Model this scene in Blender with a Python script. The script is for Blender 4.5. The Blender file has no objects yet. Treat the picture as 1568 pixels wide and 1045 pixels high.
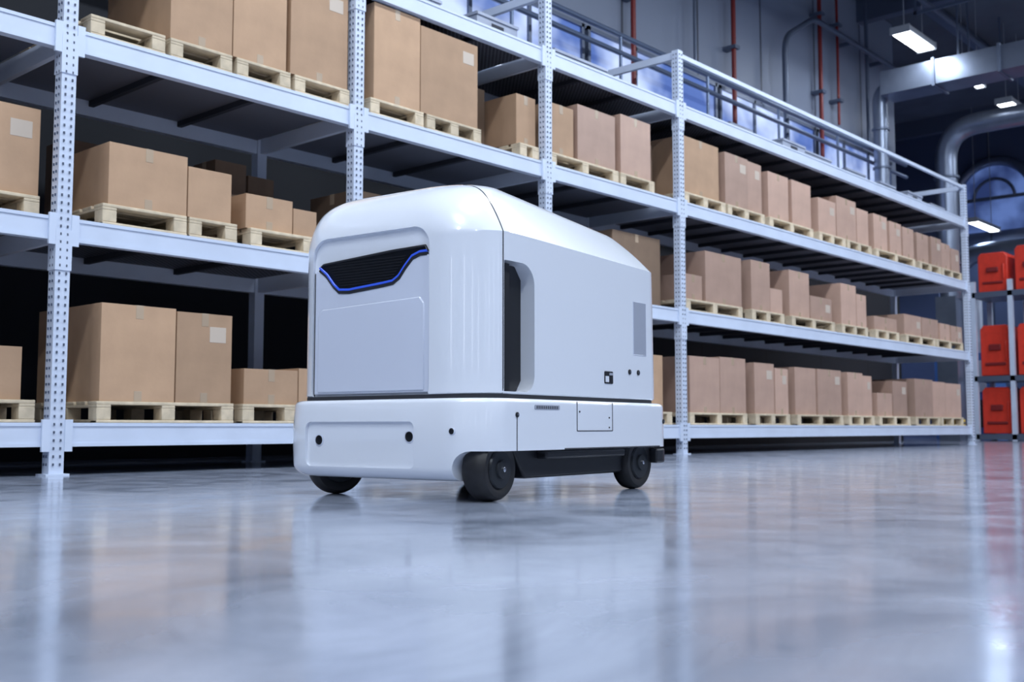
import bpy, bmesh, math, random
from mathutils import Vector, Matrix
from mathutils.bvhtree import BVHTree
random.seed(7)
scene = bpy.context.scene
col = scene.collection
scene.view_settings.view_transform = 'Standard'

# ------------------------------------------------------------------ materials
def mat(name, color, rough=0.5, metal=0.0, coat=0.0, emis=None, es=0.0, noise=0.0, nscale=8.0, bump=0.0, bscale=40.0, randv=0.0, spec=None):
    m = bpy.data.materials.new(name); m.use_nodes = True
    nt = m.node_tree; b = nt.nodes["Principled BSDF"]
    b.inputs["Base Color"].default_value = (*color, 1)
    b.inputs["Roughness"].default_value = rough
    b.inputs["Metallic"].default_value = metal
    b.inputs["Coat Weight"].default_value = coat
    b.inputs["Coat Roughness"].default_value = 0.04
    if spec is not None: b.inputs["Specular IOR Level"].default_value = spec
    if emis:
        b.inputs["Emission Color"].default_value = (*emis, 1); b.inputs["Emission Strength"].default_value = es
    tc = nt.nodes.new("ShaderNodeTexCoord")
    last = None
    if noise > 0:
        n = nt.nodes.new("ShaderNodeTexNoise"); n.inputs["Scale"].default_value = nscale; n.inputs["Detail"].default_value = 5
        nt.links.new(tc.outputs["Object"], n.inputs["Vector"])
        mr = nt.nodes.new("ShaderNodeMapRange")
        mr.inputs["From Min"].default_value = 0.3; mr.inputs["From Max"].default_value = 0.7
        mr.inputs["To Min"].default_value = 1 - noise; mr.inputs["To Max"].default_value = 1 + noise
        nt.links.new(n.outputs["Fac"], mr.inputs["Value"])
        last = mr.outputs["Result"]
    if randv > 0:
        oi = nt.nodes.new("ShaderNodeObjectInfo")
        mr2 = nt.nodes.new("ShaderNodeMapRange")
        mr2.inputs["To Min"].default_value = 1 - randv; mr2.inputs["To Max"].default_value = 1 + randv
        nt.links.new(oi.outputs["Random"], mr2.inputs["Value"])
        if last is not None:
            mu = nt.nodes.new("ShaderNodeMath"); mu.operation = 'MULTIPLY'
            nt.links.new(last, mu.inputs[0]); nt.links.new(mr2.outputs["Result"], mu.inputs[1]); last = mu.outputs[0]
        else: last = mr2.outputs["Result"]
    if last is not None:
        vm = nt.nodes.new("ShaderNodeVectorMath"); vm.operation = 'SCALE'
        vm.inputs[0].default_value = color
        nt.links.new(last, vm.inputs["Scale"]); nt.links.new(vm.outputs[0], b.inputs["Base Color"])
    if bump > 0:
        n2 = nt.nodes.new("ShaderNodeTexNoise"); n2.inputs["Scale"].default_value = bscale
        nt.links.new(tc.outputs["Object"], n2.inputs["Vector"])
        bp = nt.nodes.new("ShaderNodeBump"); bp.inputs["Strength"].default_value = bump; bp.inputs["Distance"].default_value = 0.01
        nt.links.new(n2.outputs["Fac"], bp.inputs["Height"]); nt.links.new(bp.outputs["Normal"], b.inputs["Normal"])
    return m

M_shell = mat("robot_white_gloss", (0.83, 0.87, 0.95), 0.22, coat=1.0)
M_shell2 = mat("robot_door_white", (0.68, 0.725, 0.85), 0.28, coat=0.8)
M_black = mat("black_plastic", (0.008, 0.009, 0.013), 0.4)
M_grille = mat("grille_black", (0.012, 0.013, 0.018), 0.6, spec=0.2)
M_gap = mat("panel_gap_dark", (0.02, 0.022, 0.03), 0.7)
M_gloss = mat("sensor_glass", (0.003, 0.004, 0.007), 0.3, spec=0.35)
M_tyre = mat("tyre_rubber", (0.010, 0.010, 0.013), 0.5, noise=0.3, nscale=30)
M_hub = mat("wheel_hub", (0.022, 0.025, 0.03), 0.35, metal=0.4)
M_steel = mat("bolt_steel", (0.55, 0.57, 0.62), 0.25, metal=1)
M_led = mat("blue_led", (0.02, 0.06, 0.45), 0.3, emis=(0.025, 0.09, 0.7), es=0.5)
M_grayp = mat("label_grey", (0.36, 0.39, 0.47), 0.4)
M_rack = mat("rack_white_paint", (0.60, 0.67, 0.81), 0.38, noise=0.05, nscale=3)
M_hole = mat("rack_slot_dark", (0.03, 0.035, 0.05), 0.8)
M_slot = mat("rack_slot_shadow", (0.08, 0.10, 0.15), 0.8)
M_wood = mat("pallet_wood", (0.64, 0.53, 0.38), 0.7, noise=0.15, nscale=14, randv=0.12)
M_tape = mat("packing_tape", (0.45, 0.34, 0.24), 0.25, randv=0.1)
M_label = mat("paper_label", (0.55, 0.46, 0.38), 0.5)
M_box = [mat("cardboard_tan", (0.455, 0.29, 0.18), 0.75, noise=0.07, nscale=5, bump=0.05, randv=0.14),
         mat("cardboard_rose", (0.47, 0.31, 0.24), 0.5, noise=0.07, nscale=5, bump=0.05, randv=0.2),
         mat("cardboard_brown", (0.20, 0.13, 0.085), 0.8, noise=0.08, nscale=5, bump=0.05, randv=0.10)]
M_red = mat("red_paint", (0.72, 0.045, 0.022), 0.4, noise=0.08)
M_redpipe = mat("red_pipe_paint", (0.22, 0.018, 0.018), 0.4)
M_duct = mat("galvanised_duct", (0.24, 0.28, 0.37), 0.3, metal=0.7, noise=0.15, nscale=2)
M_pipe = mat("grey_pipe", (0.13, 0.16, 0.23), 0.4, metal=0.4)
M_rail = mat("rail_bluegrey", (0.16, 0.21, 0.32), 0.35, metal=0.5)
M_lampbody = mat("lamp_housing", (0.3, 0.32, 0.36), 0.4)
M_tube = mat("lamp_diffuser", (0.9, 0.95, 1.0), 0.4, emis=(0.88, 0.94, 1.0), es=9.0)
M_crate = mat("grey_crate", (0.34, 0.38, 0.48), 0.5, noise=0.2, nscale=2)
M_yellow = mat("yellow_plastic", (0.8, 0.5, 0.03), 0.5)
M_bluem = mat("machine_blue", (0.08, 0.2, 0.55), 0.4)

def deck_mat():
    m = bpy.data.materials.new("mesh_deck"); m.use_nodes = True
    nt = m.node_tree; b = nt.nodes["Principled BSDF"]
    tc = nt.nodes.new("ShaderNodeTexCoord"); mp = nt.nodes.new("ShaderNodeMapping")
    mp.inputs["Rotation"].default_value = (0, 0, math.radians(45))
    ck = nt.nodes.new("ShaderNodeTexVoronoi"); ck.feature = 'DISTANCE_TO_EDGE'; ck.inputs["Scale"].default_value = 28; ck.inputs["Randomness"].default_value = 0.0
    cr = nt.nodes.new("ShaderNodeValToRGB")
    cr.color_ramp.elements[0].position = 0.10; cr.color_ramp.elements[0].color = (0.14, 0.15, 0.19, 1)
    cr.color_ramp.elements[1].position = 0.18; cr.color_ramp.elements[1].color = (0.008, 0.010, 0.014, 1)
    nt.links.new(tc.outputs["Object"], mp.inputs["Vector"]); nt.links.new(mp.outputs["Vector"], ck.inputs["Vector"])
    nt.links.new(ck.outputs["Distance"], cr.inputs["Fac"]); nt.links.new(cr.outputs["Color"], b.inputs["Base Color"])
    b.inputs["Roughness"].default_value = 0.6
    return m
M_deck = deck_mat()

def floor_mat():
    m = bpy.data.materials.new("polished_concrete"); m.use_nodes = True
    nt = m.node_tree; b = nt.nodes["Principled BSDF"]
    tc = nt.nodes.new("ShaderNodeTexCoord")
    n1 = nt.nodes.new("ShaderNodeTexNoise"); n1.inputs["Scale"].default_value = 1.3; n1.inputs["Detail"].default_value = 9; n1.inputs["Roughness"].default_value = 0.62
    n1.inputs["Distortion"].default_value = 1.2
    nt.links.new(tc.outputs["Object"], n1.inputs["Vector"])
    cr = nt.nodes.new("ShaderNodeValToRGB")
    cr.color_ramp.elements[0].position = 0.34; cr.color_ramp.elements[0].color = (0.205, 0.24, 0.32, 1)
    cr.color_ramp.elements[1].position = 0.66; cr.color_ramp.elements[1].color = (0.37, 0.41, 0.515, 1)
    nt.links.new(n1.outputs["Fac"], cr.inputs["Fac"]); nt.links.new(cr.outputs["Color"], b.inputs["Base Color"])
    n2 = nt.nodes.new("ShaderNodeTexNoise"); n2.inputs["Scale"].default_value = 4.5; n2.inputs["Detail"].default_value = 7; n2.inputs["Distortion"].default_value = 0.6
    nt.links.new(tc.outputs["Object"], n2.inputs["Vector"])
    mr = nt.nodes.new("ShaderNodeMapRange"); mr.inputs["From Min"].default_value = 0.3; mr.inputs["From Max"].default_value = 0.7
    mr.inputs["To Min"].default_value = 0.10; mr.inputs["To Max"].default_value = 0.22
    nt.links.new(n2.outputs["Fac"], mr.inputs["Value"]); nt.links.new(mr.outputs["Result"], b.inputs["Roughness"])
    bp = nt.nodes.new("ShaderNodeBump"); bp.inputs["Strength"].default_value = 0.05; bp.inputs["Distance"].default_value = 0.02
    n3 = nt.nodes.new("ShaderNodeTexNoise"); n3.inputs["Scale"].default_value = 6.0; n3.inputs["Detail"].default_value = 4
    nt.links.new(tc.outputs["Object"], n3.inputs["Vector"])
    nt.links.new(n3.outputs["Fac"], bp.inputs["Height"]); nt.links.new(bp.outputs["Normal"], b.inputs["Normal"])
    b.inputs["Specular IOR Level"].default_value = 0.9
    b.inputs["Coat Weight"].default_value = 0.35; b.inputs["Coat Roughness"].default_value = 0.12
    return m
M_floor = floor_mat()
def wall_mat(name, c1, c2, pitch=1.2, rough=0.5):
    m = bpy.data.materials.new(name); m.use_nodes = True
    nt = m.node_tree; b = nt.nodes["Principled BSDF"]
    tc = nt.nodes.new("ShaderNodeTexCoord"); sx = nt.nodes.new("ShaderNodeSeparateXYZ")
    nt.links.new(tc.outputs["Object"], sx.inputs[0])
    ad = nt.nodes.new("ShaderNodeMath"); ad.operation = 'ADD'
    nt.links.new(sx.outputs["X"], ad.inputs[0]); nt.links.new(sx.outputs["Y"], ad.inputs[1])
    fr = nt.nodes.new("ShaderNodeMath"); fr.operation = 'PINGPONG'; fr.inputs[1].default_value = pitch
    nt.links.new(ad.outputs[0], fr.inputs[0])
    cr = nt.nodes.new("ShaderNodeValToRGB")
    cr.color_ramp.elements[0].position = 0.02; cr.color_ramp.elements[0].color = (*c1, 1)
    cr.color_ramp.elements[1].position = 0.04; cr.color_ramp.elements[1].color = (*c2, 1)
    nt.links.new(fr.outputs[0], cr.inputs["Fac"]); nt.links.new(cr.outputs["Color"], b.inputs["Base Color"])
    b.inputs["Roughness"].default_value = rough
    return m
M_wall = wall_mat("wall_panel_bluegrey", (0.06, 0.07, 0.10), (0.25, 0.29, 0.385), 1.1)
M_wallf = wall_mat("wall_panel_slate", (0.05, 0.06, 0.09), (0.18, 0.21, 0.28), 1.1)
M_walld = wall_mat("wall_painted_shade", (0.006, 0.007, 0.01), (0.010, 0.012, 0.018), 1.1, 0.8)  # lower back wall near-black: the shade behind the rack put into its colour
M_wallend = wall_mat("wall_far_navy", (0.03, 0.04, 0.07), (0.075, 0.10, 0.18), 1.6)
M_ceil = mat("ceiling_dark", (0.10, 0.115, 0.15), 0.8, noise=0.15, nscale=1)
def glass_mat(name, c0, c1, st):
    m = bpy.data.materials.new(name); m.use_nodes = True
    nt = m.node_tree; b = nt.nodes["Principled BSDF"]
    tc = nt.nodes.new("ShaderNodeTexCoord")
    n = nt.nodes.new("ShaderNodeTexNoise"); n.inputs["Scale"].default_value = 0.8; n.inputs["Detail"].default_value = 3
    nt.links.new(tc.outputs["Object"], n.inputs["Vector"])
    cr = nt.nodes.new("ShaderNodeValToRGB")
    cr.color_ramp.elements[0].position = 0.38; cr.color_ramp.elements[0].color = (*c0, 1)
    cr.color_ramp.elements[1].position = 0.64; cr.color_ramp.elements[1].color = (*c1, 1)
    nt.links.new(n.outputs["Fac"], cr.inputs["Fac"])
    nt.links.new(cr.outputs["Color"], b.inputs["Emission Color"]); b.inputs["Emission Strength"].default_value = st
    b.inputs["Base Color"].default_value = (0.1, 0.15, 0.3, 1); b.inputs["Roughness"].default_value = 0.1
    return m
M_glass = glass_mat("window_blue_glass", (0.06, 0.11, 0.34), (0.6, 0.72, 1.0), 1.1)
M_glass2 = glass_mat("arch_dim_glass", (0.02, 0.035, 0.12), (0.12, 0.2, 0.5), 0.8)

# ------------------------------------------------------------------ mesh builder
class MB:
    def __init__(s): s.v = []; s.f = []; s.m = []; s.mats = []
    def mi(s, mt):
        if mt not in s.mats: s.mats.append(mt)
        return s.mats.index(mt)
    def add(s, vs, fs, mt):
        o = len(s.v); k = s.mi(mt)
        s.v += [tuple(v) for v in vs]
        for f in fs: s.f.append([o + i for i in f]); s.m.append(k)
    def box(s, x0, x1, y0, y1, z0, z1, mt):
        vs = [(x0,y0,z0),(x1,y0,z0),(x1,y1,z0),(x0,y1,z0),(x0,y0,z1),(x1,y0,z1),(x1,y1,z1),(x0,y1,z1)]
        s.add(vs, [(0,3,2,1),(4,5,6,7),(0,1,5,4),(1,2,6,5),(2,3,7,6),(3,0,4,7)], mt)
    def beam(s, p, q, w, h, mt):
        p = Vector(p); q = Vector(q); d = (q - p).normalized()
        up = Vector((0,0,1)) if abs(d.z) < 0.95 else Vector((1,0,0))
        a = d.cross(up).normalized(); b = a.cross(d)
        vs = []
        for c in (p, q):
            for sx, sy in ((-1,-1),(1,-1),(1,1),(-1,1)): vs.append(c + a*sx*w/2 + b*sy*h/2)
        s.add(vs, [(0,1,2,3),(7,6,5,4),(0,4,5,1),(1,5,6,2),(2,6,7,3),(3,7,4,0)], mt)
    def prism(s, poly, axis, a0, a1, mt):
        def P(u, v, a):
            return {'x': (a,u,v), 'y': (u,a,v), 'z': (u,v,a)}[axis]
        n = len(poly)
        vs = [P(u,v,a0) for u,v in poly] + [P(u,v,a1) for u,v in poly]
        fs = [tuple(range(n)), tuple(range(2*n-1, n-1, -1))] + [(i, (i+1)%n, n+(i+1)%n, n+i) for i in range(n)]
        s.add(vs, fs, mt)
    def tube(s, pts, r, mt, n=10, cap=True):
        pts = [Vector(p) for p in pts]; rings = []
        prev = None
        for i, p in enumerate(pts):
            d = (pts[min(i+1, len(pts)-1)] - pts[max(i-1, 0)]).normalized()
            if prev is None:
                up = Vector((0,0,1)) if abs(d.z) < 0.9 else Vector((1,0,0))
                a = d.cross(up).normalized()
            else:
                a = (prev - d*prev.dot(d)).normalized()
            prev = a; b = d.cross(a)
            rings.append([p + (a*math.cos(2*math.pi*k/n) + b*math.sin(2*math.pi*k/n))*r for k in range(n)])
        vs = [v for rg in rings for v in rg]; fs = []
        for i in range(len(pts)-1):
            for k in range(n):
                fs.append((i*n+k, i*n+(k+1)%n, (i+1)*n+(k+1)%n, (i+1)*n+k))
        if cap: fs += [tuple(range(n-1,-1,-1)), tuple((len(pts)-1)*n+k for k in range(n))]
        s.add(vs, fs, mt)
    def lathe(s, prof, c, axis, mt, n=40):
        vs = []; fs = []
        for r, a in prof:
            for k in range(n):
                t = 2*math.pi*k/n; u = r*math.cos(t); v = r*math.sin(t)
                vs.append({'x': (c[0]+a, c[1]+u, c[2]+v), 'y': (c[0]+u, c[1]+a, c[2]+v), 'z': (c[0]+u, c[1]+v, c[2]+a)}[axis])
        for i in range(len(prof)-1):
            for k in range(n): fs.append((i*n+k, i*n+(k+1)%n, (i+1)*n+(k+1)%n, (i+1)*n+k))
        fs += [tuple(range(n)), tuple((len(prof)-1)*n+k for k in range(n))]
        s.add(vs, fs, mt)
    def obj(s, name, parent=None, smooth=35, bevel=0, loc=None, rotz=0, recalc=True):
        me = bpy.data.meshes.new(name); me.from_pydata(s.v, [], s.f)
        for mt in s.mats: me.materials.append(mt)
        for p, k in zip(me.polygons, s.m): p.material_index = k
        bm = bmesh.new(); bm.from_mesh(me)
        if recalc: bmesh.ops.recalc_face_normals(bm, faces=bm.faces)
        sharpen(bm, smooth); bm.to_mesh(me); bm.free()
        ob = bpy.data.objects.new(name, me); col.objects.link(ob)
        if bevel:
            bv = ob.modifiers.new("bevel", 'BEVEL'); bv.width = bevel; bv.segments = 2; bv.limit_method = 'ANGLE'; bv.angle_limit = math.radians(40)
        if loc: ob.location = loc
        ob.rotation_euler[2] = rotz
        if parent: ob.parent = parent
        return ob
def sharpen(bm, deg):
    for f in bm.faces: f.smooth = True
    for e in bm.edges:
        if len(e.link_faces) == 2: e.smooth = e.calc_face_angle(0) < math.radians(deg)
        else: e.smooth = False
def arc(cx, cy, r, a0, a1, n=8, ry=None):
    ry = r if ry is None else ry
    return [(cx + r*math.cos(math.radians(a0+(a1-a0)*i/n)), cy + ry*math.sin(math.radians(a0+(a1-a0)*i/n))) for i in range(n+1)]
def rrect(x0, x1, y0, y1, r, n=8):
    return arc(x1-r, y0+r, r, -90, 0, n) + arc(x1-r, y1-r, r, 0, 90, n) + arc(x0+r, y1-r, r, 90, 180, n) + arc(x0+r, y0+r, r, 180, 270, n)

# ------------------------------------------------------------------ room shell
XL, XR, YF, YB, YB2, XJ, H = -14, 31, -16, 3.0, 11.0, 20.8, 9.6
def slab(name, x0, x1, y0, y1, z0, z1, m):
    b = MB(); b.box(x0, x1, y0, y1, z0, z1, m); return b.obj(name)
slab("floor", XL, XR, YF, YB2, -0.1, 0, M_floor)
slab("ceiling", XL, XR, YF, YB2, H, H+0.1, M_ceil)
slab("wall_left", XL-0.2, XL, YF, YB2, 0, H, M_wallf)
slab("wall_right", XR, XR+0.2, YF, YB2, 0, H, M_wallend)
slab("wall_front", XL, XR, YF-0.2, YF, 0, H, M_wallf)
slab("wall_far", XJ, XR, YB2, YB2+0.2, 0, H, M_wallend)
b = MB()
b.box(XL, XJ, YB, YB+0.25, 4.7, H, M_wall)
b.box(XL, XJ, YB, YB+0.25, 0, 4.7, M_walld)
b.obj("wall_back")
slab("wall_return", XJ, XJ+0.2, YB+0.25, YB2, 0, H, M_wallend)
for i in range(6):
    x0 = -2.0 + i*3.75
    b = MB(); b.box(x0+0.06, x0+3.62, YB-0.03, YB-0.005, 4.95, 6.25, M_glass)
    for zz in (4.92, 5.6, 6.25): b.box(x0, x0+3.7, YB-0.07, YB, zz-0.03, zz+0.03, M_pipe)
    for k in range(4): b.box(x0+k*1.2, x0+k*1.2+0.06, YB-0.07, YB, 4.9, 6.28, M_pipe)
    b.obj("window_%d" % (i+1))
b = MB(); cy, cz = 4.05, 7.3
half = arc(cy, cz, 1.05, 0, 180, 24)
b.prism(half + [(cy-1.05, cz-1.0), (cy+1.05, cz-1.0)], 'x', XR-.05, XR-.01, M_glass2)
b.tube([(XR-.08, y, z) for y, z in [(cy+1.15, cz-1.0)] + arc(cy, cz, 1.15, 0, 180, 24) + [(cy-1.15, cz-1.0)]], .15, M_duct, 12)
b.tube([(XR-.08, y, z) for y, z in arc(cy, cz, .6, 0, 180, 16)], .05, M_pipe, 8)
b.box(XR-.12, XR-.02, cy-1.05, cy+1.05, cz-.05, cz+.05, M_pipe)
b.obj("window_7")
b = MB()
for i in range(9):
    x = XL + 3 + i*5
    if x > XR: break
    b.box(x-0.12, x+0.12, YF, YB if x < XJ else YB2, H-0.5, H, M_pipe)
for y in (-12, -7, -2, 1.8): b.box(XL, XR, y-0.08, y+0.08, H-0.3, H-0.06, M_pipe)
b.obj("ceiling_beams")

# ------------------------------------------------------------------ rack
posts = [-4.74, -2.4, -0.03, 2.37, 4.76, 7.12, 16.35]
D = 1.32; PW = 0.095; LV = [0.33, 1.63, 2.87, 4.0]; PH = 4.62; BH = 0.15
rk = MB()
for i, x in enumerate(posts):
    for y in (0, D):
        rk.box(x-PW/2, x+PW/2, y-0.045, y+0.045, 0, PH, M_rack)
        rk.box(x-0.075, x+0.075, y-0.07, y+0.07, 0, 0.012, M_rack)
        for sz in (1.35, 2.62, 3.75) if y == 0 else ():
            rk.box(x-PW/2-0.006, x+PW/2+0.006, y-0.051, y+0.051, sz-0.06, sz+0.2, M_rack)
    z = 0.07
    while z < PH-0.04:
        for dx in (-0.022, 0.022):
            rk.box(x+dx-0.0045, x+dx+0.0045, -0.0525, -0.044, z-0.008, z+0.008, M_slot)
        for dy in (-.018, .018):
            rk.box(x-PW/2-0.0075, x-PW/2+0.002, dy-.0045, dy+.0045, z-0.008, z+0.008, M_slot)
        z += 0.05
    for lz in LV: rk.box(x-0.02, x+0.02, 0.045, D-0.045, lz-BH, lz-0.02, M_rack)
    rk.box(x-0.025, x+0.025, 0.03, D-0.03, PH-0.09, PH-0.01, M_rack)
for i in range(len(posts)-1):
    x0 = posts[i]+PW/2; x1 = posts[i+1]-PW/2
    for lz in LV:
        for y in (0, D):
            s = 1 if y == 0 else -1
            rk.box(x0, x1, y-0.03, y+0.03, lz-BH, lz, M_rack)
            rk.box(x0, x1, min(y-s*0.036, y-s*0.03), max(y-s*0.036, y-s*0.03), lz-BH, lz-BH+0.022, M_rack)
            rk.box(x0, x1, min(y-s*0.036, y-s*0.03), max(y-s*0.036, y-s*0.03), lz-0.022, lz, M_rack)
        for xx in (x0, x1-0.05): rk.box(xx, xx+0.05, -0.05, -0.03, lz-BH-0.03, lz+0.02, M_rack)
        rk.box(x0, x1, 0.03, D-0.03, lz-0.03, lz-0.012, M_deck)
        n = max(3, int((x1-x0)/0.6))
        for k in range(1, n):
            xx = x0+(x1-x0)*k/n; rk.box(xx-0.02, xx+0.02, 0.03, D-0.03, lz-0.075, lz-0.03, M_hole)
rk.box(posts[5], posts[6], -0.02, 0.02, PH-0.07, PH-0.02, M_rack)
rk.box(posts[5], posts[6], D-0.02, D+0.02, PH-0.07, PH-0.02, M_rack)
rk.obj("storage_rack")

# ------------------------------------------------------------------ pallets and boxes
def pallet(x0, x1, z, y0=0.0, dep=0.95):
    b = MB(); w = x1-x0; h = 0.14
    nb = 3 if w > 0.65 else 2
    bw = 0.10
    n = 6
    for k in range(n):
        yy = dep*k/n + 0.01; b.box(0, w, yy, yy+dep/n-0.035, h-0.022, h, M_wood)
    for k in range(nb):
        xc = (w-bw)*k/(nb-1)
        b.box(xc, xc+bw, 0.01, dep-0.03, h-0.042, h-0.022, M_wood)
        for yy in (0.01, dep/2-0.06, dep-0.14): b.box(xc, xc+bw, yy, yy+0.11, 0.02, h-0.042, M_wood)
        b.box(xc, xc+bw, 0.01, dep-0.03, 0, 0.02, M_wood)
    b.box(0, w, 0.005, 0.09, 0, 0.018, M_wood)
    return b.obj("wooden_pallet", loc=(x0, y0, z+0.001), bevel=0.004, smooth=20)
def cbox(x0, x1, z0, z1, y0=0.04, dep=0.75, m=0, label=False):
    b = MB(); w = x1-x0; h = z1-z0; M = M_box[m]; e = 0.0015
    b.box(0, w, 0, dep, 0, h, M)
    c = w/2; tw = 0.028
    if random.random() < 0.6:
        b.box(c-tw, c+tw, -e, dep+e, h-0.001, h+e, M_tape)
        b.box(c-tw, c+tw, -e, 0.001, h-0.09, h, M_tape)
        b.box(c-tw, c+tw, -e, 0.001, 0, 0.07, M_tape)
    else:
        b.box(-e, w+e, dep/2-tw, dep/2+tw, h-0.001, h+e, M_tape)
        b.box(-e, 0.001, dep/2-tw, dep/2+tw, h-0.09, h, M_tape)
        b.box(-e, 0.001, dep/2-tw, dep/2+tw, 0, 0.08, M_tape)
    if label:
        lw = min(0.14, w*0.3); b.box(w-lw-0.05, w-0.05, -e, 0.001, h-0.2, h-0.09, M_label)
    return b.obj("cardboard_box", loc=(x0, y0, z0), bevel=0.006, smooth=20, rotz=0)
PT = 0.142
def L(i): return LV[i] + PT
# --- level 1
pallet(-1.75, -0.85, LV[0]); cbox(-1.7, -0.9, L(0), 1.0)
pallet(-0.72, -0.14, LV[0], 0.02); cbox(-0.70, -0.22, L(0), 0.80, 0.06, .6)
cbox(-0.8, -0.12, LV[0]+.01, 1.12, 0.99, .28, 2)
pallet(0.24, 1.27, LV[0], -0.02); cbox(0.26, 0.80, L(0), 1.115, 0.0, .9); cbox(0.81, 1.25, L(0), 1.10, 0.0, .8, 0, True)
pallet(1.36, 2.2, LV[0]); cbox(1.38, 1.86, L(0), 0.73, 0.03, .6); cbox(1.87, 2.2, L(0), 0.75, 0.03, .7)
pallet(2.6, 3.6, LV[0]); cbox(2.65, 3.5, L(0), 1.05); pallet(3.75, 4.6, LV[0]); cbox(3.8, 4.55, L(0), 0.95, m=1)
pallet(5.0, 6.0, LV[0]); cbox(5.05, 5.95, L(0), 1.0, m=1); pallet(6.1, 6.95, LV[0]); cbox(6.12, 6.9, L(0), 1.1, 0.1, .7)
row = [(7.35,8.0,1.12),(8.02,8.62,1.14),None,(8.85,9.35,1.11),(9.37,9.72,1.06),None,(9.95,10.55,1.10),(10.57,11.3,1.10),None,(11.5,12.0,1.09),(12.02,12.35,1.06),None,(12.55,13.1,0.82),(13.15,13.7,1.02),None,(13.95,14.7,1.08),(14.72,15.3,1.06),(15.32,16.05,1.05)]
def do_row(row, lvl, m=1, y0=0.04):
    grp = []
    def flush():
        if grp:
            a = grp[0][0]-0.04; c = grp[-1][1]+0.03
            n = max(1, round((c-a)/1.1)); st = (c-a)/n
            for k in range(n): pallet(a+k*st, a+(k+1)*st-0.05, LV[lvl], y0-0.04)
    for r in row+[None]:
        if r is None: flush(); grp = []
        else:
            grp.append(r); cbox(r[0], r[1], L(lvl), r[2], y0+random.uniform(-.01,.03), random.uniform(.65,.85), r[3] if len(r) > 3 else m, random.random() < .35)
do_row(row, 0)
# --- level 2
pallet(-1.75, -0.9, LV[1]); cbox(-1.7, -0.95, L(1), 2.2)
pallet(-0.85, -0.12, LV[1], 0.1, .95); cbox(-0.83, -0.12, L(1), 2.34, 0.14, .8, 0, True)
pallet(0.24, 0.86, LV[1], -0.02); cbox(0.28, 0.86, L(1), 2.19, 0.0, .62); pallet(0.88, 1.27, LV[1], -0.02); cbox(0.87, 1.22, L(1), 2.13, 0.0, .55, 0)
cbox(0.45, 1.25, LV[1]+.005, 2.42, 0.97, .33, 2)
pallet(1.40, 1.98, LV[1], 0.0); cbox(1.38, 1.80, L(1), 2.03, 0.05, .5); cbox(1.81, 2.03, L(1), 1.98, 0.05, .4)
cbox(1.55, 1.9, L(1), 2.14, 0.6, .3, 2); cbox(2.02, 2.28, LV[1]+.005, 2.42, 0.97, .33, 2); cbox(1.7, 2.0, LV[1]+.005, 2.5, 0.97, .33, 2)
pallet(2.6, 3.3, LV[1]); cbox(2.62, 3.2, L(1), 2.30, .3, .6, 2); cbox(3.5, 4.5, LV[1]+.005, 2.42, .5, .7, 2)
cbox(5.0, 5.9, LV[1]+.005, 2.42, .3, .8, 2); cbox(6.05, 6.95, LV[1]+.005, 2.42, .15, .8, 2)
row = [(7.3,7.68,2.07),(7.72,8.55,2.38),None,(8.8,9.28,2.40),(9.3,9.62,2.09),None,(9.85,10.42,2.39),(10.45,11.1,2.10),None,(11.35,11.85,2.36),(11.87,12.2,2.25),None,(12.5,13.35,1.98),None,(13.65,14.35,2.1),(14.4,15.1,2.1),(15.15,15.6,2.06),(15.62,16.15,2.05)]
do_row(row, 1)
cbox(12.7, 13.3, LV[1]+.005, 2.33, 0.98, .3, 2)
# --- level 3
pallet(-1.5, -0.5, LV[2]); cbox(-1.45, -0.6, L(2), 3.7)
pallet(0.12, 0.66, LV[2], -0.02, 1.1); pallet(0.70, 1.2, LV[2], -0.02); pallet(1.24, 1.72, LV[2], -0.02); pallet(1.76, 2.30, LV[2], -0.02)
cbox(0.70, 1.2, L(2), 3.83, 0.0, .9); cbox(1.21, 1.68, L(2), 3.80, 0.0, .8); cbox(1.72, 2.28, L(2), 3.82, 0.0, .8, 0, True)
pallet(2.52, 3.12, LV[2], -0.02); pallet(3.16, 3.84, LV[2], -0.02)
cbox(2.56, 3.08, L(2), 3.83, 0.0, .8); cbox(3.09, 3.80, L(2), 3.78, 0.0, .8, 0, True)
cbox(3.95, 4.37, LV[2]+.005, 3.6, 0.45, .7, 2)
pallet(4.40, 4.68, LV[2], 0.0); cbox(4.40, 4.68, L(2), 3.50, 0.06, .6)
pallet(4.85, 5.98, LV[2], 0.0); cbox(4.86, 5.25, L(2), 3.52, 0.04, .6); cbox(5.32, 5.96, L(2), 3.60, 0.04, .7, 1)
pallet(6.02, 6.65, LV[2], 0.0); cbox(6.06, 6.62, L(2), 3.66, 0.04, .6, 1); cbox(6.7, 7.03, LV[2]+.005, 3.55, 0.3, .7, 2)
row = [(7.3,8.1,3.69,0),(8.2,8.75,3.66),(8.77,9.15,3.66),None,(9.3,9.85,3.62),(9.95,10.5,3.62),None,(10.7,11.25,3.5),(11.3,11.95,3.62),(12.0,12.4,3.55),None,(12.6,13.1,3.56),(13.15,13.6,3.52),(13.65,14.1,3.5),None,(14.3,14.8,3.5),(14.85,15.3,3.5),(15.35,15.75,3.46),(15.8,16.2,3.42)]
do_row(row, 2)
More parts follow.
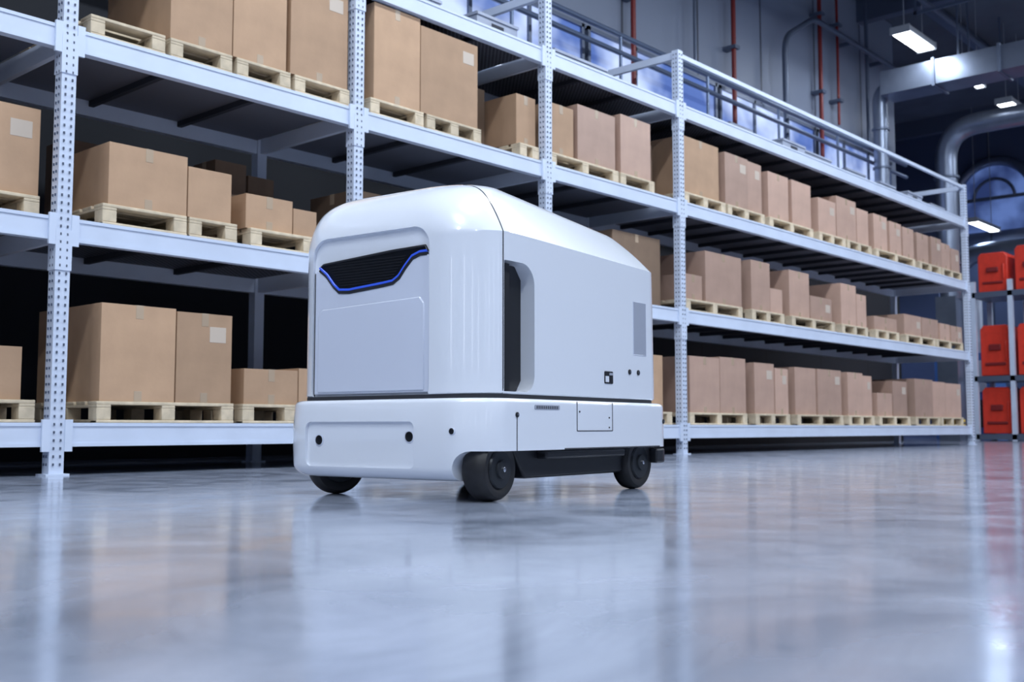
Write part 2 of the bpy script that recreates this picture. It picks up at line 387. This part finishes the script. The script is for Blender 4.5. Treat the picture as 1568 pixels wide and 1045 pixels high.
# --- level 4 : low grey crates
def crate(x, w, h, y0=0.15, d=0.7):
    b = MB(); t = 0.02
    b.box(0, w, 0, d, 0, t, M_crate); b.box(0, w, 0, t, t, h, M_crate); b.box(0, w, d-t, d, t, h, M_crate)
    b.box(0, t, t, d-t, t, h, M_crate); b.box(w-t, w, t, d-t, t, h, M_crate)
    b.box(-0.01, w+0.01, -0.012, 0, h-0.03, h, M_crate); b.box(w*.35, w*.65, -0.004, 0, h*.45, h*.7, M_hole)
    b.box(-0.012, 0, -0.012, d, h-0.03, h, M_crate)
    return b.obj("storage_crate", loc=(x, y0, LV[3]-0.01), bevel=0.003)
x = 2.7
while x < 15.6:
    w = random.uniform(.5, .9)
    if not any(abs(x+w/2-p) < w/2+0.1 for p in posts): crate(x, w, random.uniform(.12, .24), random.uniform(.08, .3))
    x += w + random.uniform(.1, .7)
b = MB(); b.box(0,.16,0,.4,0,.12,M_yellow); b.box(.02,.14,.03,.37,.12,.15,M_yellow); b.box(.05,.12,-.012,0,.04,.08,M_hole); b.obj("yellow_parts_bin", loc=(16.1, .06, LV[0]-0.01), bevel=.01)

# ------------------------------------------------------------------ overhead services
def bend(pts, r=0.3, n=6):
    pts = [Vector(p) for p in pts]; out = [pts[0]]
    for i in range(1, len(pts)-1):
        a, p, c = pts[i-1], pts[i], pts[i+1]
        d0 = (a-p).normalized(); d1 = (c-p).normalized(); s = p+d0*r; e = p+d1*r
        for k in range(n+1):
            t = k/n; out.append(s*(1-t)**2 + p*2*t*(1-t) + e*t*t)
    out.append(pts[-1]); return out
b = MB()
for z in (6.05, 5.78): b.tube([(-6, 2.45, z), (20, 2.45, z)], 0.04, M_rail)
b.box(-6, 20, 2.35, 2.55, 4.72, 4.84, M_rail)
x = -5
while x < 20:
    b.tube([(x, 2.45, 4.8), (x, 2.45, 6.05)], 0.025, M_rail, 8); b.beam((x, 2.5, 4.76), (x, 3.0, 4.76), .05, .05, M_pipe); x += 2.4
b.obj("catwalk_railing")
for X, z0 in ((10.25, 4.7), (13.3, 4.7), (16.7, 4.2), (17.5, 6.5)):
    b = MB(); b.tube([(X, 2.82, z0), (X, 2.82, H)], 0.042 if X < 17 else .028, M_redpipe, 12)
    for z in (7.0, 8.6):
        if z > z0: b.box(X-.08, X+.08, 2.74, 3.0, z-.03, z+.03, M_pipe)
    b.obj("sprinkler_pipe")
b = MB(); b.tube(bend([(14.9, 2.66, 4.86), (14.9, 2.66, 7.6), (16.1, 2.66, 8.3), (20.5, 2.66, 8.3)], .3), 0.055, M_pipe, 12)
for x in (17.9,19.5): b.box(x-.03,x+.03,2.66,3.0,8.26,8.34,M_pipe)
b.obj("conduit_pipe")
b = MB(); b.tube(bend([(12.0, 2.8, 6.4), (12.0, 2.8, H)], .2), 0.03, M_pipe, 10); b.tube([(7.5, 2.8, 6.4), (7.5, 2.8, H)], 0.03, M_pipe, 10); b.tube([(18.9,2.8,6.4),(18.9,2.8,H)],.04,M_pipe,10); b.obj("conduit_pipe")
b = MB()
b.box(17.75, 18.45, -9, 2.05, 7.02, 7.5, M_duct)
for k in range(9): y = -8.9+k*1.23; b.box(17.71, 18.49, y, y+.05, 6.98, 7.54, M_pipe)
for y in (-8, -4, 0.5):
    for x in (17.8, 18.4): b.box(x-.015, x+.015, y-.015, y+.015, 7.5, H, M_pipe)
b.tube(bend([(18.1, 1.9, 7.25), (18.1, 2.2, 7.25), (18.1, 2.2, 6.2), (18.1, 2.2, 4.9)], .28, 8), 0.15, M_duct, 20)
for z in (6.4, 5.6): b.lathe([(.15,-.02),(.18,-.02),(.18,.02),(.15,.02)], (18.1,2.2,z), 'z', M_pipe, 20)
b.obj("ventilation_duct")
b = MB()
b.tube(bend([(21.6, -8, 7.15), (21.6, 2.15, 7.15), (21.6, 2.15, 3.2)], .8, 12), 0.24, M_duct, 24)
for y in (-6,-3,-.6): b.box(21.58,21.62,y-.02,y+.02,7.35,H,M_pipe)
for z in (6.0, 5.0, 4.0): b.lathe([(.24,-.025),(.28,-.025),(.28,.025),(.24,.025)], (21.6,2.15,z), 'z', M_pipe, 24)
b.box(21.35,21.85,1.95,2.4,0,3.25,M_duct)
b.obj("ventilation_duct")
b = MB()
b.tube(bend([(28.5, -6, 5.3), (28.5, 4.4, 5.3), (28.5, 4.4, 0)], .9, 12), 0.26, M_duct, 24)
for y in (-4,0,2): b.box(28.48,28.52,y-.02,y+.02,5.5,H,M_pipe)
b.obj("ventilation_duct")
b = MB()
for z, y in ((8.6, 1.0), (8.3, -1)): b.tube([(10, y, z), (30.8, y, z)], 0.06, M_pipe, 10)
for x in (12, 17, 22, 27):
    b.box(x-.02, x+.02, -1.05, 1.05, 8.2, 8.26, M_pipe); b.box(x-.02, x+.02, -1.02, -.98, 8.2, H, M_pipe); b.box(x-.02, x+.02, .98, 1.02, 8.2, H, M_pipe)
b.obj("pipe_run")

# ------------------------------------------------------------------ lamps
def lamp(x, y, z, ln=1.3, w=0.3, power=0, color=(0.81, 0.895, 1.0)):
    b = MB()
    b.box(-ln/2, ln/2, -w/2, w/2, 0, 0.10, M_lampbody)
    b.box(-ln/2+.03, ln/2-.03, -w/2+.03, w/2-.03, -0.03, 0.0, M_tube)
    b.box(-ln/2-.02, -ln/2, -w/2-.01, w/2+.01, -.035, .11, M_lampbody); b.box(ln/2, ln/2+.02, -w/2-.01, w/2+.01, -.035, .11, M_lampbody)
    for sx in (-.35, .35): b.box(sx*ln-.008, sx*ln+.008, -.008, .008, 0.1, H-z, M_lampbody)
    o = b.obj("ceiling_lamp", loc=(x, y, z))
    if power:
        l = bpy.data.lights.new("lamp_light", 'AREA'); l.shape = 'RECTANGLE'; l.size = ln; l.size_y = w
        l.energy = power; l.color = color
        lo = bpy.data.objects.new("lamp_light", l); col.objects.link(lo); lo.parent = o; lo.location = (0, 0, -0.05)
for x, p, w_ in ((17.0, 40, .36), (20.1, 0, .2), (22.9, 40, .36)): lamp(x, 1.05, 7.7, 1.3, w_, p)
lamp(29.4, 3.9, 6.2, 2.0, .3, 40, (.5,.68,1)); lamp(26, 8, 4.6, 2.0, .3, 110, (.35,.5,1))
for y, P in ((-3.2, 220), (-9.0, 245)):
    for x in (-9, -4.5, 0, 4.5, 9, 13.5, 19, 25): lamp(x, y, 8.3, 2.6, 0.5, P)
def added_wall_glow(x, y, nx, ny):  # added glowing strips, out of view, to give the robot shell vertical highlights
    b = MB()
    if nx: b.box(0, .06*nx, -.09, .09, 0, 2.0, M_lampbody); b.box(.06*nx, .09*nx, -.06, .06, .05, 1.95, M_tube)
    else: b.box(-.09, .09, 0, .06*ny, 0, 2.0, M_lampbody); b.box(-.06, .06, .06*ny, .09*ny, .05, 1.95, M_tube)
    b.obj("added_wall_glow", loc=(x, y, 1.3))
for y in (-13, -9.5, -6, -1.5): added_wall_glow(XL, y, 1, 0)
for x in (-11, -7.5, -4, -.5, 3): added_wall_glow(x, YF, 0, 1)

# ------------------------------------------------------------------ red machinery racks at far right
b = MB()
X = 22.0
for y in (-3.2, 0.22, 0.98, 1.78):
    for xx in (X, X+1.1): b.box(xx-.05, xx+.05, y-.05, y+.05, 0, 5.3 if y < .9 else 3.6, M_red if y < .9 else M_rack)
for z in (0.15, 1.45, 3.35):
    b.box(X-.05, X+1.15, -3.2, 1.8, z-.12, z, M_pipe)
b.obj("red_machine_rack")
def redbin(y0, y1, z0, z1):
    b = MB(); w = y1-y0; h = z1-z0
    poly = [(0,0),(w,0),(w,h*.92),(w*.9,h),(w*.12,h),(0,h*.88)]
    b.prism(poly, 'x', 0, .8, M_red)
    b.box(-.03, 0, w*.15, w*.85, h*.2, h*.26, M_redpipe); b.box(-.04, 0, w*.1, w*.16, h*.3, h*.7, M_red); b.box(-.05,0,w*.3,w*.7,h*.5,h*.62,M_redpipe)
    b.obj("red_parts_bin", loc=(X+.12, y0, z0+.004), bevel=.02)
redbin(0.30, .90, 3.36, 4.35); redbin(1.06, 1.70, 3.36, 4.25); redbin(0.32,.90,1.46,2.6); redbin(1.06,1.70,1.46,2.6); redbin(0.32,.90,.16,1.2); redbin(1.06,1.70,.16,1.2)
redbin(-1.6,-.4,.16,1.2); redbin(-3,-1.8,.16,1.2); redbin(-1.6,-.4,1.46,2.5); redbin(-3,-1.8,3.36,4.4)
b = MB(); b.box(0,1.2,0,1.4,0,2.2,M_bluem); b.box(-.02,0,.1,1.3,1.2,2.0,M_rack); b.box(-.03,0,.2,1.2,.3,1.0,M_hole); b.box(.1,1.1,.1,1.3,2.2,2.5,M_rack); b.box(0.3,.5,.3,.5,2.5,3.6,M_rack)
b.obj("control_cabinet", loc=(25.2,2.5,0), bevel=.02)

# ------------------------------------------------------------------ robot
robot = bpy.data.objects.new("delivery_robot", None); col.objects.link(robot)
robot.location = (-0.066, -3.75, 0); robot.rotation_euler[2] = math.radians(5.84)

def rr_outline(x0, x1, y0, y1, c, n=12, m=8):
    pts = []
    def seg(p, q):
        for k in range(1, m): pts.append((p[0]+(q[0]-p[0])*k/m, p[1]+(q[1]-p[1])*k/m))
    (ax, ay), (bx, by), (cx, cy), (dx, dy) = c
    A = arc(x0+ax, y0+ay, ax, 180, 270, n, ay); B = arc(x1-bx, y0+by, bx, 270, 360, n, by)
    C = arc(x1-cx, y1-cy, cx, 0, 90, n, cy); Dd = arc(x0+dx, y1-dy, dx, 90, 180, n, dy)
    for P, Q in ((A, B), (B, C), (C, Dd), (Dd, A)):
        pts += P; seg(P[-1], Q[0])
    return pts
def loft(name, rows, mt, zfun=None, sharp=30):
    vs = []; fs = []; n = len(rows[0][0])
    for pts, z in rows:
        for (x, y) in pts: vs.append((x, y, zfun(x, z) if zfun else z))
    for i in range(len(rows)-1):
        for k in range(n): fs.append((i*n+k, i*n+(k+1)%n, (i+1)*n+(k+1)%n, (i+1)*n+k))
    fs += [tuple(range(n-1, -1, -1)), tuple((len(rows)-1)*n+k for k in range(n))]
    b = MB(); b.add(vs, fs, mt); return b.obj(name, smooth=sharp)
def cut(ob, cutter, sharp=30):
    md = ob.modifiers.new("b", 'BOOLEAN'); md.operation = 'DIFFERENCE'; md.solver = 'EXACT'; md.object = cutter
    bpy.context.view_layer.update()
    me = bpy.data.meshes.new_from_object(ob.evaluated_get(bpy.context.evaluated_depsgraph_get()))
    ob.modifiers.clear(); ob.data = me
    bm = bmesh.new(); bm.from_mesh(me); sharpen(bm, sharp); bm.to_mesh(me); bm.free()
    bpy.data.objects.remove(cutter)
def bvh_of(ob):
    return BVHTree.FromPolygons([v.co.copy() for v in ob.data.vertices], [list(p.vertices) for p in ob.data.polygons])

TOP = 1.375; ZB = 0.435; ZC = 1.11
BX0, BX1, BY0, BY1 = 0.03, 1.515, 0.03, 1.155
def body_row(z):
    R = 0.27; zc = TOP - R; fi = 0 if z < zc else R - math.sqrt(max(0, R*R-(z-zc)**2))
    t = max(0, (z-ZC)/(TOP-ZC)); si = 0.20*t**1.0
    if t > .85: si += 0.04*((t-.85)/.15)**2
    Rf = .10; zf = TOP-Rf; fa = (0 if z < zf else Rf-math.sqrt(max(0, Rf*Rf-(z-zf)**2))) + 0.025*t
    Rr = .2; zr = TOP-Rr; ri = (0 if z < zr else Rr-math.sqrt(max(0, Rr*Rr-(z-zr)**2))) + 0.02*max(0, (z-.5)/.8)
    bi = 0.008*max(0, 1-(z-ZB)/0.008)
    x0 = BX0+fi+bi; x1 = BX1-ri-bi; y0 = BY0+si+bi; y1 = BY1-fa-bi
    return (rr_outline(x0, x1, y0, y1, ((.17,.28),(.12,.12),(.12,.12),(.17,.18))), z)
zs = [ZB, ZB+.004, ZB+.008] + [ZB+.008+(1.02-ZB-.008)*k/8 for k in range(1, 9)]
z = 1.035
while z < TOP-.02: zs.append(z); z += .0125
zs += [TOP-.016, TOP-.010, TOP-.005, TOP-.002, TOP, ZC]
zs = sorted(set(round(q, 4) for q in zs))
zt = lambda x, z: z - 0.10*max(0, (x-.25)/1.25)*max(0, (z-1.0)/.375)
body = loft("upper_shell", [body_row(q) for q in zs], M_shell, zt, 22)
body_full = bvh_of(body)
c = MB(); c.prism(rrect(0.325, 1.025, 0.38, 1.15, 0.09), 'x', -0.3, BX0+0.022, M_shell2); cut(body, c.obj("cut"), 22)
pl = [(0.165, .448)] + arc(.375-.07, .448+.07, .07, -90, 0) + arc(.375-.09, .99-.09, .09, 0, 90) + [(0.165, .99)]
c = MB(); c.prism(pl, 'y', -0.3, BY0+0.075, M_shell); cut(body, c.obj("cut"), 22)
body.parent = robot
b = MB(); pl2 = [(0.167, .450), (.33, .450), (.365,.50), (.365,.93), (.32,.985), (0.167, .985)]
b.prism(pl2, 'y', BY0+0.066, BY0+0.085, M_black); b.box(.167,.24,BY0+.035,BY0+.07,.45,.985,M_black); b.obj("side_bay_liner", robot)

xf = BX0+0.022
vis = [(0.348, 1.042), (0.385, 1.042), (0.43, 1.028), (0.47, 0.99), (0.505, 0.950), (0.54, 0.93), (0.60,0.924), (0.80,0.910), (0.862, 0.914), (0.895,0.94), (0.94,0.99), (0.985,1.022)]
poly = [(0.333, .445), (1.015, .445), (1.015, 1.01)] + [(w, z-.014) for w, z in reversed(vis)] + [(0.333, 1.024)]
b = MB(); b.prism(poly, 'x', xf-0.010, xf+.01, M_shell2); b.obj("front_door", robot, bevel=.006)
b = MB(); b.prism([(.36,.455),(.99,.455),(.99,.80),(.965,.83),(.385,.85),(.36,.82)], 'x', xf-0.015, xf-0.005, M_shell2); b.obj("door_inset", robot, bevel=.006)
top = [(0.965, 1.035), (0.80, 1.045), (0.55, 1.060), (0.36, 1.065)]
b = MB(); b.prism(vis+top, 'x', xf-0.006, xf+.03, M_gloss)
for k in range(9):
    zz = .930+k*.0125; hw = .155+k*.011
    b.box(xf-.008, xf-.005, .71-hw, .70+hw, zz, zz+.004, M_grille)
b.obj("visor_grille", robot)
b = MB()
b.tube([(xf-.011, w, z) for w, z in vis], 0.0058, M_led, 10)
b.obj("led_strip", robot)
b = MB()
b.tube([(xf-.008, w, z-.011) for w, z in vis], 0.0085, M_black, 8)
b.tube([(xf-.006, w, z) for w, z in [vis[-1]]+top+[vis[0]]], 0.006, M_black, 8)
b.obj("visor_trim", robot)

def proj(bv, o, d):
    h = bv.ray_cast(Vector(o), Vector(d)); return h[0]
b = MB(); pts = []
for k in range(30):
    z = .44+(ZC-.44)*k/29; p = proj(body_full, (.160, -1, z), (0,1,0))
    if p: pts.append(p)
for k in range(1, 16):
    z = ZC+(TOP-.02-ZC)*k/15; p = proj(body_full, (.160+.085*k/15, -1, z), (0,1,0))
    if p: pts.append(p)
b.tube(pts, .0028, M_gap, 6)
b.obj("shell_seam", robot)
b = MB(); b.tube([(xf-.001,.328,.44),(xf-.001,.328,1.05)], .005, M_gap, 6); b.tube([(xf-.001,1.02,.44),(xf-.001,1.02,1.0)], .004, M_gap, 6); b.obj("door_gap", robot)
b = MB(); b.prism(rrect(1.22,1.345,.655,.915,.008),'y',BY0-.002,BY0+.004,M_grayp); b.tube([(1.22,BY0-.001,.655),(1.345,BY0-.001,.655),(1.345,BY0-.001,.915),(1.22,BY0-.001,.915),(1.22,BY0-.001,.655)],.002,M_shell2,6); b.obj("side_label", robot)
b = MB(); b.prism(rrect(.945,1.02,.505,.563,.006),'y',BY0-.003,BY0+.004,M_black); b.box(.95,.98,BY0-.005,BY0,.512,.54,M_shell); b.box(.985,1.015,BY0-.005,BY0,.545,.556,M_grayp); b.obj("side_port", robot)
for xx in (1.18, 1.265):
    b = MB(); b.lathe([(.013,0),(.013,-.004),(.008,-.006)], (xx,BY0,.568),'y',M_black,20); b.lathe([(.006,-.005),(.006,-.008)], (xx,BY0,.568),'y',M_steel,12); b.obj("button", robot)

# base
LB, WB = 1.55, 1.195; Z0, Z1 = 0.082, 0.42
def base_row(z):
    R = .055; i = 0 if z > Z0+R else R-math.sqrt(max(0, R*R-(R-(z-Z0))**2))
    if z > Z1-.02: i += .02-math.sqrt(max(0, .0004-(z-(Z1-.02))**2))
    bow = 0.012*math.sin(math.pi*(z-Z0)/(Z1-Z0))
    return (rr_outline(-bow+i, LB+bow*.5-i, i, WB-i, ((.17,.22),(.12,.12),(.12,.12),(.18,.17))), z)
zz = [Z0+.055*(1-math.cos(math.pi/2*k/8)) for k in range(9)] + [Z0+.055+(Z1-.02-Z0-.055)*k/8 for k in range(1, 9)] + [Z1-.02+.02*math.sin(math.pi/2*k/5) for k in range(1, 6)]
base = loft("base_bumper", [base_row(q) for q in zz], M_shell, None, 25)
base_full = bvh_of(base)
yc = .175
pl = [(-.5,-.2),(yc,-.2),(yc,.07)] + [(yc-.08+.08*math.cos(math.radians(a)), .125+.08*math.sin(math.radians(a))) for a in (0,15,30,45,60,75,90)] + [(-.5,.205)]
c = MB(); c.prism(pl, 'x', -.3, 2, M_black); cut(base, c.obj("cut"), 25)
c = MB(); c.prism([(.25,-.2),(2,-.2),(2,.195),(.32,.195),(.27,.17),(.25,.12)], 'y', -.3, 2, M_black); cut(base, c.obj("cut"), 25)
c = MB(); c.prism(rrect(.37, 1.01, .13, .325, .03), 'x', -.3, 0.004, M_shell); cut(base, c.obj("cut"), 25)
base.parent = robot
b = MB(); b.prism(rr_outline(.035,1.49,.035,1.15,((.16,.27),(.11,.11),(.11,.11),(.16,.17))), 'z', .41, .437, M_gap); b.obj("waist_gap", robot)
b = MB()
b.prism([(.27,.21),(.36,.085),(1.16,.085),(1.22,.12),(1.5,.13),(1.5,.21)], 'y', .07, 1.09, M_black)
b.prism([(.45,.20),(.45,.165),(1.12,.165),(1.12,.20)], 'y', .02, .1, M_black)
b.obj("chassis", robot, bevel=.01)
b = MB(); b.prism(rr_outline(1.40, 1.555, 0.004, 1.19, ((.01,.01),(.1,.1),(.1,.1),(.01,.01))), 'z', .125, .195, M_black); b.obj("rear_bumper_skid", robot, bevel=.008)
def wheel(x, y, steer, nm, r=.125, w=.085):
    b = MB(); h = w/2
    prof = [(r*.62,-h+.006),(r*.7,-h),(r*.88,-h),(r*.96,-h*.75),(r,-h*.3),(r,h*.3),(r*.96,h*.75),(r*.88,h),(r*.7,h),(r*.62,h-.006)]
    b.lathe(prof, (0,0,0), 'y', M_tyre, 48)
    b.lathe([(r*.62,-h+.004),(r*.58,-h-.004),(r*.3,-h-.006),(r*.28,-h-.014),(r*.12,-h-.016)], (0,0,0), 'y', M_hub, 36)
    b.lathe([(.010,-h-.015),(.010,-h-.022),(.006,-h-.024)], (0,0,0), 'y', M_steel, 12)
    b.lathe([(r*.58,h-.004),(r*.3,h+.006)], (0,0,0), 'y', M_hub, 36)
    b.box(-.03,.03,-.03,.03,r*.8,r+.07,M_black)
    o = b.obj(nm, robot, smooth=40); o.location = (x, y, r); o.rotation_euler[2] = steer
wheel(.155, .105, math.radians(4), "wheel_front_right", .130, .11)
wheel(.16, .985, math.radians(-22), "wheel_front_left", .13, .10)
wheel(1.30, .09, 0, "wheel_rear_right", .13, .09)
wheel(1.30, 1.08, 0, "wheel_rear_left")
def sensor(y, z, r):
    p = proj(base_full, (-1, y, z), (1,0,0)); x = p.x if not (.37 < y < 1.01) else 0.004
    b = MB(); b.lathe([(r*1.35,.01),(r*1.35,-.002),(r*1.1,-.004),(r*1.0,-.001)], (x,y,z),'x',M_shell2,24); b.lathe([(r,0),(r,-.005),(r*.6,-.008)], (x,y,z),'x',M_gloss,24)
    b.obj("proximity_sensor", robot)
sensor(.935, .245, .020); sensor(.405, .262, .020); sensor(.17, .285, .012)
def sside(x, z, r):
    p = proj(base_full, (x, -1, z), (0,1,0)); b = MB(); b.lathe([(r,.004),(r,-.004),(r*.6,-.006)], tuple(p),'y',M_black,20); b.lathe([(r*.4,-.005),(r*.4,-.008)], tuple(p),'y',M_steel,12); b.obj("side_sensor", robot)
sside(.205,.352,.011); sside(1.47,.33,.012)
b = MB(); b.tube([proj(base_full,(.205,-1,z),(0,1,0)) for z in [.205+.145*k/12 for k in range(13)]], .0025, M_gap, 6)
hx0, hx1 = .66, .965
for a, c2 in (((hx0,.415),(hx0,.285)),((hx0,.285),(hx1,.285)),((hx1,.285),(hx1,.415))): b.tube([(a[0],-.0005,a[1]),(c2[0],-.0005,c2[1])], .0022, M_gap, 6)
for q in ((hx0+.02,.37),(hx1-.03,.345),(hx1-.03,.30)): b.lathe([(.004,0),(.004,-.003)], (q[0],0,q[1]),'y',M_gap,10)
b.tube([(.56,-.0005,.208),(1.42,-.0005,.208)], .003, M_gap, 6)
b.obj("skirt_seam", robot)
b = MB(); b.prism(rrect(.33,.52,.375,.395,.006),'y',-.0015,.01,M_grayp)
for k in range(12): b.box(.345+k*.014,.350+k*.014,-.003,0,.379,.391,M_gap)
b.obj("vent_slot", robot)

# ------------------------------------------------------------------ world + camera
w = bpy.data.worlds.new("world"); scene.world = w; w.use_nodes = True
w.node_tree.nodes["Background"].inputs[0].default_value = (0.3, 0.4, 0.6, 1); w.node_tree.nodes["Background"].inputs[1].default_value = 0.2
cd = bpy.data.cameras.new("camera"); cam = bpy.data.objects.new("camera", cd); col.objects.link(cam)
cam.location = (-3.165, -6.659, 0.30)
cam.rotation_euler = (math.radians(90+4.59), 0, math.radians(41.84-90))
cd.sensor_width = 36; cd.lens = 37.9; cd.clip_start = .05; cd.clip_end = 200
cd.dof.use_dof = True; cd.dof.focus_distance = 4.7; cd.dof.aperture_fstop = 3.5
scene.camera = cam
